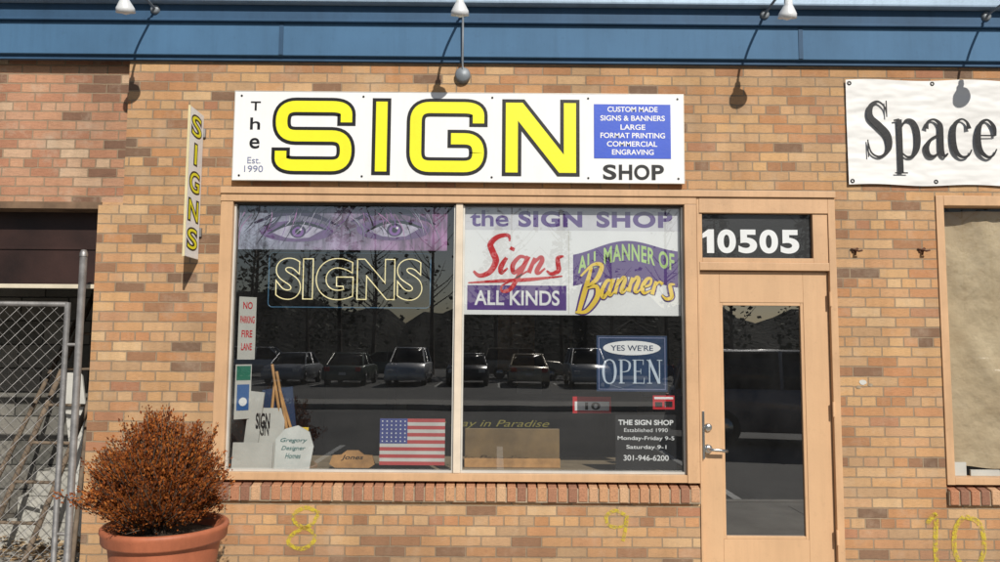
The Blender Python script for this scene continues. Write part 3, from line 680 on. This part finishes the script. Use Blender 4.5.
bm=bmesh.new(); P=[(0,0),(.25,0),(.27,.15),(.235,.25),(.15,.295),(.06,.27),(0,.20)]
f=bm.faces.new([bm.verts.new((-1.565+x,.20+z*.15,.745+z)) for x,z in P]); r=bmesh.ops.extrude_face_region(bm,geom=[f]); bmesh.ops.translate(bm,vec=(0,.015,0),verts=[e for e in r['geom'] if isinstance(e,bmesh.types.BMVert)])
mesh_obj('board',bm,pmat('cream_white_sign',(.60,.61,.58),.5),gs)
fr=Frame((-1.57,.197,.745),(1,0,0),Vector((0,.148,.989))); M_teal=pmat('teal_ink',(.06,.17,.17),.5)
for s,a,b,c in (('Gregory',.04,.23,.175),('Designer',.05,.22,.12),('Homes',.08,.19,.07)): text('txt',s,a,b,c,c+.036,M_teal,fr,gs,.008,shear=.3)

# ================================================================== LAMPS
def lamp(x,conduit=False):
    e=empty('gooseneck_wall_lamp')
    P=[Vector(p) for p in catmull([(x,-.07,3.945),(x,-.2,3.955),(x,-.36,3.955),(x,-.45,3.93),(x,-.485,3.88),(x,-.49,3.83)],5)]
    tube('arm',P,.009,M_lampg,e,10)
    lathe('mount',[(0,.02),(.022,.02),(.030,.014),(.034,0)],M_lampg,e,(x,-.0705,3.945),20,Matrix.Rotation(math.radians(90),4,'X'))
    M=Matrix.Rotation(math.radians(18),4,'X')
    lathe('shade',[(0,.075),(.022,.075),(.026,.045),(.034,.030),(.056,-.01),(.060,-.040),(.057,-.040),(.051,-.008),(.03,.02),(0,.03)],M_lampw,e,(x,-.495,3.775),28,M)
    lathe('bulb',[(0,-.052),(.025,-.045),(.036,-.025),(.03,.0),(.015,.02)],M_lampw,e,(x,-.495,3.775),20,M)
    lathe('knuckle',[(0,.03),(.018,.025),(.02,0),(.012,-.02),(0,-.02)],M_lampg,e,(x,-.49,3.84),14)
    if conduit:
        tube('conduit',[(x,-.03,3.53),(x,-.066,3.60),(x,-.075,3.70),(x,-.088,3.95)],.008,M_lampg,e)
        lathe('junction_box',[(0,.045),(.045,.043),(.054,.03),(.054,0)],M_lampg,e,(x,-.0005,3.51),24,Matrix.Rotation(math.radians(90),4,'X'))
for x in (-2.42,1.86,3.42): lamp(x)
lamp(-.26,True)

# ================================================================== FENCE
fn=empty('chain_link_fence'); fy=-.06
tube('corner_post',[(-2.835,fy,-.02),(-2.835,fy,2.2)],.024,M_galv,fn,14)
lathe('post_cap',[(.027,0),(.027,.02),(.018,.045),(0,.05)],M_galv,fn,(-2.835,fy,2.2),16)
tube('gate_post',[(-2.925,fy,.05),(-2.925,fy,1.885)],.019,M_galv,fn,12)
tube('top_rail',[(-5.3,fy,1.885),(-2.925,fy,1.872)],.018,M_galv,fn,12)
tube('bottom_rail',[(-5.3,fy,.10),(-2.925,fy,.10)],.018,M_galv,fn,12)
tube('far_post',[(-5.3,fy,-.02),(-5.3,fy,1.95)],.028,M_galv,fn,12)
for z in (.35,1.6): tube('gate_hinge',[(-2.925,fy,z),(-2.835,fy,z)],.012,M_galv,fn)
bm=bmesh.new(); x0,x1,z0,z1=-5.28,-2.93,.10,1.86; s=.085
k=x0-(z1-z0)
while k<x1:
    a=max(k,x0); b=min(k+(z1-z0),x1)
    if b>a+.01:
        bm_tube(bm,[(a,fy-.002,z0+(a-k)),(b,fy-.002,z0+(b-k))],.0021,4)
        bm_tube(bm,[(a,fy+.002,z1-(a-k)),(b,fy+.002,z1-(b-k))],.0021,4)
    k+=s
mesh_obj('mesh_fabric',bm,M_galv,fn)

bm=bmesh.new()
for i in range(2600):
    x=random.uniform(-5.5,-2.6); y=1.24-abs(random.gauss(0,.55)); 
    if y<.02: continue
    h=.16*max(0,1-(1.24-y)/1.0)*random.random()
    c=Vector((x,y,.008+h)); r=random.uniform(.012,.035)
    R=Matrix.Rotation(random.uniform(0,6.28),3,'Z')@Matrix.Rotation(random.uniform(-.7,.7),3,'X')
    bm.faces.new([bm.verts.new(c+R@Vector(p)*r) for p in ((-1,-.5,0),(.2,-.7,.1),(1,.2,0),(-.1,.7,.15))])
mesh_obj('leaf_litter',bm,M_litter)
M_blk2=pmat('grey_concrete_block',(.38,.37,.33),.9,var=.15,scale=9,bump=.003)
cb=empty('concrete_block_pile')
for x,y,z,r in ((-3.55,1.0,.01,.2),(-3.2,1.05,.01,-.15),(-3.4,1.02,.205,.05),(-3.95,.95,.01,.5),(-3.62,1.08,.205,.3),(-3.5,1.06,.40,-.1)):
    bm=bmesh.new()
    for a in ((-.2,.2,-.1,-.07),(-.2,.2,.07,.1),(-.2,-.165,-.069,.069),(.165,.2,-.069,.069),(-.018,.018,-.069,.069)): bm_box(bm,a[0],a[1],a[2],a[3],0,.19)
    bmesh.ops.transform(bm,matrix=Matrix.Translation((x,y,z))@Matrix.Rotation(r,4,'Z'),verts=bm.verts[:]); mesh_obj('block',bm,M_blk2,cb)
pl=empty('leaning_plywood_sheet'); box('sheet',-3.26,-3.10,.9,.92,.01,1.40,M_offw,pl,.002,('Y',-.16))
M_dkw=pmat('weathered_wood',(.16,.12,.085),.85,var=.35,scale=12)
la=empty('leaning_ladder'); bm=bmesh.new()
A0,A1=Vector((-3.75,.45,.01)),Vector((-3.30,1.15,2.25)); off=Vector((.34,-.04,0))
bm_tube(bm,[A0,A1],.02,6); bm_tube(bm,[A0+off,A1+off],.02,6)
for i in range(1,8): p=A0+(A1-A0)*i/8; bm_tube(bm,[p,p+off],.013,6)
mesh_obj('rails_and_rungs',bm,M_dkw,la)
lp=empty('leaning_poles'); bm=bmesh.new()
for a,b in (((-3.05,.4,.01),(-3.35,1.2,2.1)),((-2.95,.5,.01),(-3.0,1.2,1.9)),((-3.9,.4,.01),(-3.55,1.2,1.8))): bm_tube(bm,[a,b],.018,6)
mesh_obj('poles',bm,M_dkw,lp)

# ================================================================== PLANTER + SHRUB
PX,PY=-1.80,-1.0
pt=empty('terracotta_planter')
k=.93
lathe('pot',[(a*k,b) for a,b in ((0,0),(.20,0),(.215,.01),(.25,.2),(.285,.40),(.305,.53),(.306,.548),(.335,.552),(.342,.562),(.345,.60),(.352,.612),(.350,.628),(.340,.636),(.326,.634),(.316,.62),(.30,.56))],M_terra,pt,(PX,PY,.001),64)
lathe('soil',[(0,.59),(.15,.585),(.285,.57)],M_soil,pt,(PX,PY,0),32)
shb=empty('dry_shrub'); bm=bmesh.new(); bmb=bmesh.new()
SX=PX-.06; base=Vector((SX+.03,PY,.58))
def leaf(bm,c,d,l,w):
    up=Vector((random.gauss(0,1),random.gauss(0,1),random.gauss(0,1))); s_=d.cross(up).normalized()*w
    bm.faces.new([bm.verts.new(p) for p in (c-s_*.4,c+d*l*.5-s_,c+d*l,c+d*l*.5+s_)])
for i in range(860):
    th=random.uniform(0,2*math.pi); ph=math.acos(random.uniform(-.55,1))
    d=Vector((math.sin(ph)*math.cos(th),math.sin(ph)*math.sin(th),math.cos(ph)))
    lump=1+.32*noise.noise(d*2.1+Vector((3,1,2)))+.34*noise.noise(d*4.6+Vector((1,5,2)))
    R=Vector((d.x*.365,d.y*.33,d.z*(.36 if d.z>0 else .28)))*lump*random.uniform(.74,1.02)
    tip=Vector((SX,PY,.855))+R
    kk=max(0,(tip.z-.95)/.4); tip.x=SX+(tip.x-SX)*(1-.35*kk)
    st_=base+(tip-base)*random.uniform(.2,.45)+Vector((0,0,.02))
    ax=(tip-st_); out_=d*.5+Vector((0,0,.75)); 
    mid=(st_+tip)/2+Vector((random.gauss(0,.02),random.gauss(0,.02),-.03))
    bm_tube(bmb,[st_,mid,tip],.0035,4,.0012)
    for j in range(48):
        s=random.random()**.5; p=(st_*(1-s)**2+mid*2*s*(1-s)+tip*s*s)+Vector((random.gauss(0,1),random.gauss(0,1),random.gauss(0,1)))*.017*(1.3-s*.7)
        dd=(out_+ax.normalized()*.8+Vector((random.gauss(0,.4),random.gauss(0,.4),random.gauss(0,.4)))).normalized()
        leaf(bm,p,dd,random.uniform(.010,.024),random.uniform(.003,.007))
for i in range(9):
    a=random.uniform(0,6.28); bm_tube(bmb,[base+Vector((random.gauss(0,.03),random.gauss(0,.03),-.02)),base+Vector((math.cos(a)*.12,math.sin(a)*.12,.2)),base+Vector((math.cos(a)*.24,math.sin(a)*.24,.38))],.012,6,.004)
mesh_obj('foliage',bm,M_shrub,shb); mesh_obj('branches',bmb,M_bark,shb)

# ================================================================== GROUND
def sheet(name,x0,x1,y0,y1,z,mat):
    bm=bmesh.new(); bm.faces.new([bm.verts.new(p) for p in ((x0,y0,z),(x1,y0,z),(x1,y1,z),(x0,y1,z))]); return mesh_obj(name,bm,mat)
sheet('ground',-250,250,-260,240,-.13,M_asph)
sw_=box('sidewalk',-30,30,-2.9,1.249,-.129,0,M_conc,None,.0)
bm=bmesh.new()
for i in range(-8,9): bm_box(bm,i*1.5,i*1.5+.008,-2.7,-.02,.0005,.002)
mesh_obj('sidewalk_joints',bm,pmat('joint_dark',(.08,.075,.07),.9),sw_)
box('kerb',-30,30,-3.06,-2.902,-.129,.004,pmat('kerb_concrete',(.42,.40,.36),.9),None,.012)
box('traffic_island',-30,30,-18.2,-16.2,-.129,.02,M_conc,None,.02)
bm=bmesh.new()
for i in range(-9,10): bm_box(bm,i*2.75,i*2.75+.1,-8.3,-3.3,-.1265,-.125); bm_box(bm,i*2.75,i*2.75+.1,-33.5,-28.5,-.1265,-.125)
mesh_obj('parking_lines',bm,M_line)

# ================================================================== CARS (seen reflected in the glass)
M_seal2=pmat('tyre_rubber',(.02,.02,.02),.8)
def car(col,loc,rz,suv=False):
    e=empty('parked_car'); H=1.72 if suv else 1.45; belt=1.02 if suv else .92
    m=pmat('car_paint',col,.25,.2,var=.03,bump=0,spec=.6)
    L=4.6 if not suv else 4.75
    low=[(-L/2,.35),(-L/2+.05,.62),(-L/2+.12,.80 if not suv else .98),(-1.45 if not suv else -2.1,belt),(.95,belt),(1.9,.84 if not suv else .94),(L/2-.06,.66),(L/2,.42),(L/2-.1,.26),(-L/2+.1,.26)]
    bm=bmesh.new()
    secs=[(-.90,.93,.0),(-.86,1,.0),(0,1,.02),(.86,1,.0),(.90,.93,0)]; rows=[]
    for y,k,a in secs: rows.append([bm.verts.new((x*(1 if abs(y)>.1 else 1.015)*(.985 if k<1 else 1),y,.3+(z-.3)*k+a*(z>.8))) for x,z in low])
    n=len(low)
    for a,b in zip(rows[:-1],rows[1:]):
        for i in range(n): bm.faces.new((a[i],a[(i+1)%n],b[(i+1)%n],b[i]))
    bm.faces.new(rows[0]); bm.faces.new(rows[-1][::-1]); bmesh.ops.recalc_face_normals(bm,faces=bm.faces[:])
    mesh_obj('body',bm,m,e,True)
    r0,r1=(-2.0,.35) if suv else (-.95,.30); b0,b1=(-2.2,1.15) if suv else (-1.6,1.10)
    def frust(name,a0,a1,c0,c1,z0,z1,w0,w1,mat):
        bm=bmesh.new(); v=[bm.verts.new(p) for p in ((a0,-w0,z0),(a1,-w0,z0),(a1,w0,z0),(a0,w0,z0),(c0,-w1,z1),(c1,-w1,z1),(c1,w1,z1),(c0,w1,z1))]
        for f in ((0,3,2,1),(4,5,6,7),(0,1,5,4),(1,2,6,5),(2,3,7,6),(3,0,4,7)): bm.faces.new([v[i] for i in f])
        bmesh.ops.bevel(bm,geom=bm.edges[:],offset=.03,segments=2,affect='EDGES'); return mesh_obj(name,bm,mat,e,True)
    frust('windows',b0,b1,r0,r1,belt-.03,H-.04,.80,.62,M_cglass)
    frust('roof',r0-.05,r1+.05,r0+.1,r1-.1,H-.06,H,.645,.60,m)
    bm=bmesh.new()
    for s in (-1,1):
        for a,b in (((b0,.805*s,belt),(r0,.63*s,H-.03)),((b1,.805*s,belt),(r1,.63*s,H-.03)),((-.35,.812*s,belt),(-.35,.64*s,H-.03))): bm_tube(bm,[a,b],.035,6)
    mesh_obj('pillars',bm,m,e)
    M=Matrix.Rotation(math.radians(90),4,'X')
    for x in (-1.4,1.4):
        for s in (-1,1):
            lathe('wheel',[(0,-.1),(.30,-.1),(.33,-.07),(.33,.07),(.30,.1),(0,.1)],M_seal2,e,(x,s*.82,.33),24,M); lathe('hub',[(0,-.115),(.19,-.112),(.2,-.09),(.2,.09),(.19,.112),(0,.115)],M_chrome,e,(x,s*.82,.33),12,M)
    for s in (-1,1):
        box('headlamp',L/2-.14,L/2-.02,s*.66-.14,s*.66+.14,.60,.74,M_whitep,e,.02); box('taillamp',-L/2+.01,-L/2+.1,s*.68-.12,s*.68+.12,.66,.84,M_red,e,.02)
    box('plate',-L/2-.01,-L/2+.03,-.15,.15,.5,.62,M_whitep,e)
    e.location=(loc[0],loc[1],-.13); e.rotation_euler=(0,0,rz)
car((.20,.21,.24),(5.6,-9.2),math.radians(12),True)
cols=[(.6,.6,.6),(.35,.03,.03),(.05,.08,.18),(.75,.75,.73),(.03,.03,.03),(.45,.46,.48),(.12,.15,.12),(.75,.75,.75),(.05,.05,.06),(.5,.43,.32)]
for i,x in enumerate(range(-9,9)):
    if i in (4,11): continue
    car(cols[i%10],(x*2.75+1.4,-31+random.uniform(-.5,.5)),math.radians(90 if i%3 else -90),i%3==1)
for i,(x,ya) in enumerate(((-13,-38),(-6.5,-38.4),(1.5,-37.8),(7.5,-38.2),(14,-38))): car(cols[(i*3+3)%10],(x,ya),math.radians(180*(i%2)),i%2==0)
# distant tree belt
bm=bmesh.new(); bmt=bmesh.new()
for i in range(44):
    x=-62+i*2.9+random.uniform(-1.2,1.2); y=-42-random.uniform(0,9); h=random.uniform(8,15); w=random.uniform(1.8,3.2); con=random.random()<.38
    bm_tube(bmt,[(x,y,-.13),(x+random.uniform(-.2,.2),y,h*.5),(x,y,h*.95)],.16,7,.03)
    for b in range(24 if not con else 8):
        z=h*random.uniform(.25,.9); a=random.uniform(0,6.28); l=w*(1-z/h*.6)
        bm_tube(bmt,[(x,y,z),(x+math.cos(a)*l*.5,y+math.sin(a)*l*.5,z+l*.35),(x+math.cos(a)*l,y+math.sin(a)*l,z+l*.9)],.05,4,.012)
    for k in range(700 if con else 130):
        z=random.uniform(.12,1.0); rad=w*(1.05-z)*1.1 if con else w*math.sin(math.pi*min(1,z*.95))**.6
        a=random.uniform(0,6.28); rr_=rad*random.random()**.4
        c=Vector((x+math.cos(a)*rr_,y+math.sin(a)*rr_,z*h)); s=random.uniform(.08,.22)
        R=Matrix.Rotation(random.uniform(0,6.28),3,'Z')@Matrix.Rotation(random.uniform(0,3.1),3,'X')
        bm.faces.new([bm.verts.new(c+R@Vector(p)*s) for p in ((-1,-.4,0),(.3,-.8,0),(1,.3,0),(-.2,.8,.2))])
tb=empty('distant_trees'); mesh_obj('crowns',bm,M_tree,tb); mesh_obj('trunks',bmt,M_bark,tb)
hl=empty('wooded_hillside'); bm=bmesh.new(); n=160; A=[];B=[]
for i in range(n+1):
    x=-140+i*280/n; A.append(bm.verts.new((x,-56,-.13))); B.append(bm.verts.new((x,-68,6+2.5*noise.noise(Vector((x*.06,0,0)))+2.0*noise.noise(Vector((x*.4,0,2))))))
for i in range(n): bm.faces.new((A[i],A[i+1],B[i+1],B[i]))
mesh_obj('slope',bm,pmat('winter_woods',(.05,.05,.042),.95,var=.5,scale=.5,bump=.3,bscale=2,spec=.1),hl)

# ================================================================== LIGHT
sd=Vector((-.36,1,-.80)).normalized()
sun=bpy.data.objects.new('sun',bpy.data.lights.new('sun','SUN')); link(sun)
sun.data.energy=4.5; sun.data.angle=math.radians(.5); sun.data.color=(1,.955,.88)
sun.rotation_euler=sd.to_track_quat('-Z','Y').to_euler()
w=bpy.data.worlds.new('World'); scn.world=w; w.use_nodes=True; nt=w.node_tree
bg=nt.nodes['Background']; sky=nt.nodes.new('ShaderNodeTexSky'); sky.sky_type='NISHITA'; sky.sun_disc=False
sky.sun_elevation=math.asin(.80/Vector((-.36,1,-.80)).length); sky.sun_rotation=math.atan2(.36,-1)
nt.links.new(sky.outputs[0],bg.inputs[0]); bg.inputs[1].default_value=.06

# ================================================================== CAMERA
cd=bpy.data.cameras.new('camera'); cam=bpy.data.objects.new('camera',cd); link(cam); scn.camera=cam
cd.sensor_width=36; cd.lens=770/1000*36; cd.clip_start=.05; cd.clip_end=1000
t_,y_,r_=[math.radians(a) for a in (4.9515,.1418,.4195)]
def ray(u,v):
    f=770.; a=u*math.cos(r_)-v*math.sin(r_); b=u*math.sin(r_)+v*math.cos(r_)
    x,yy,z=a,f*math.cos(t_)-b*math.sin(t_),f*math.sin(t_)+b*math.cos(t_)
    return Vector((x*math.cos(y_)+yy*math.sin(y_),-x*math.sin(y_)+yy*math.cos(y_),z))
f0=ray(0,0); rt=(ray(1,0)-f0).normalized(); up=(ray(0,1)-f0).normalized(); fw_=f0.normalized()
Mx=Matrix((rt,up,-fw_)).transposed().to_4x4(); Mx.translation=Vector((0,-5.3,1.6)); cam.matrix_world=Mx
scn.view_settings.view_transform='Standard'; scn.view_settings.look='None'; scn.view_settings.exposure=0
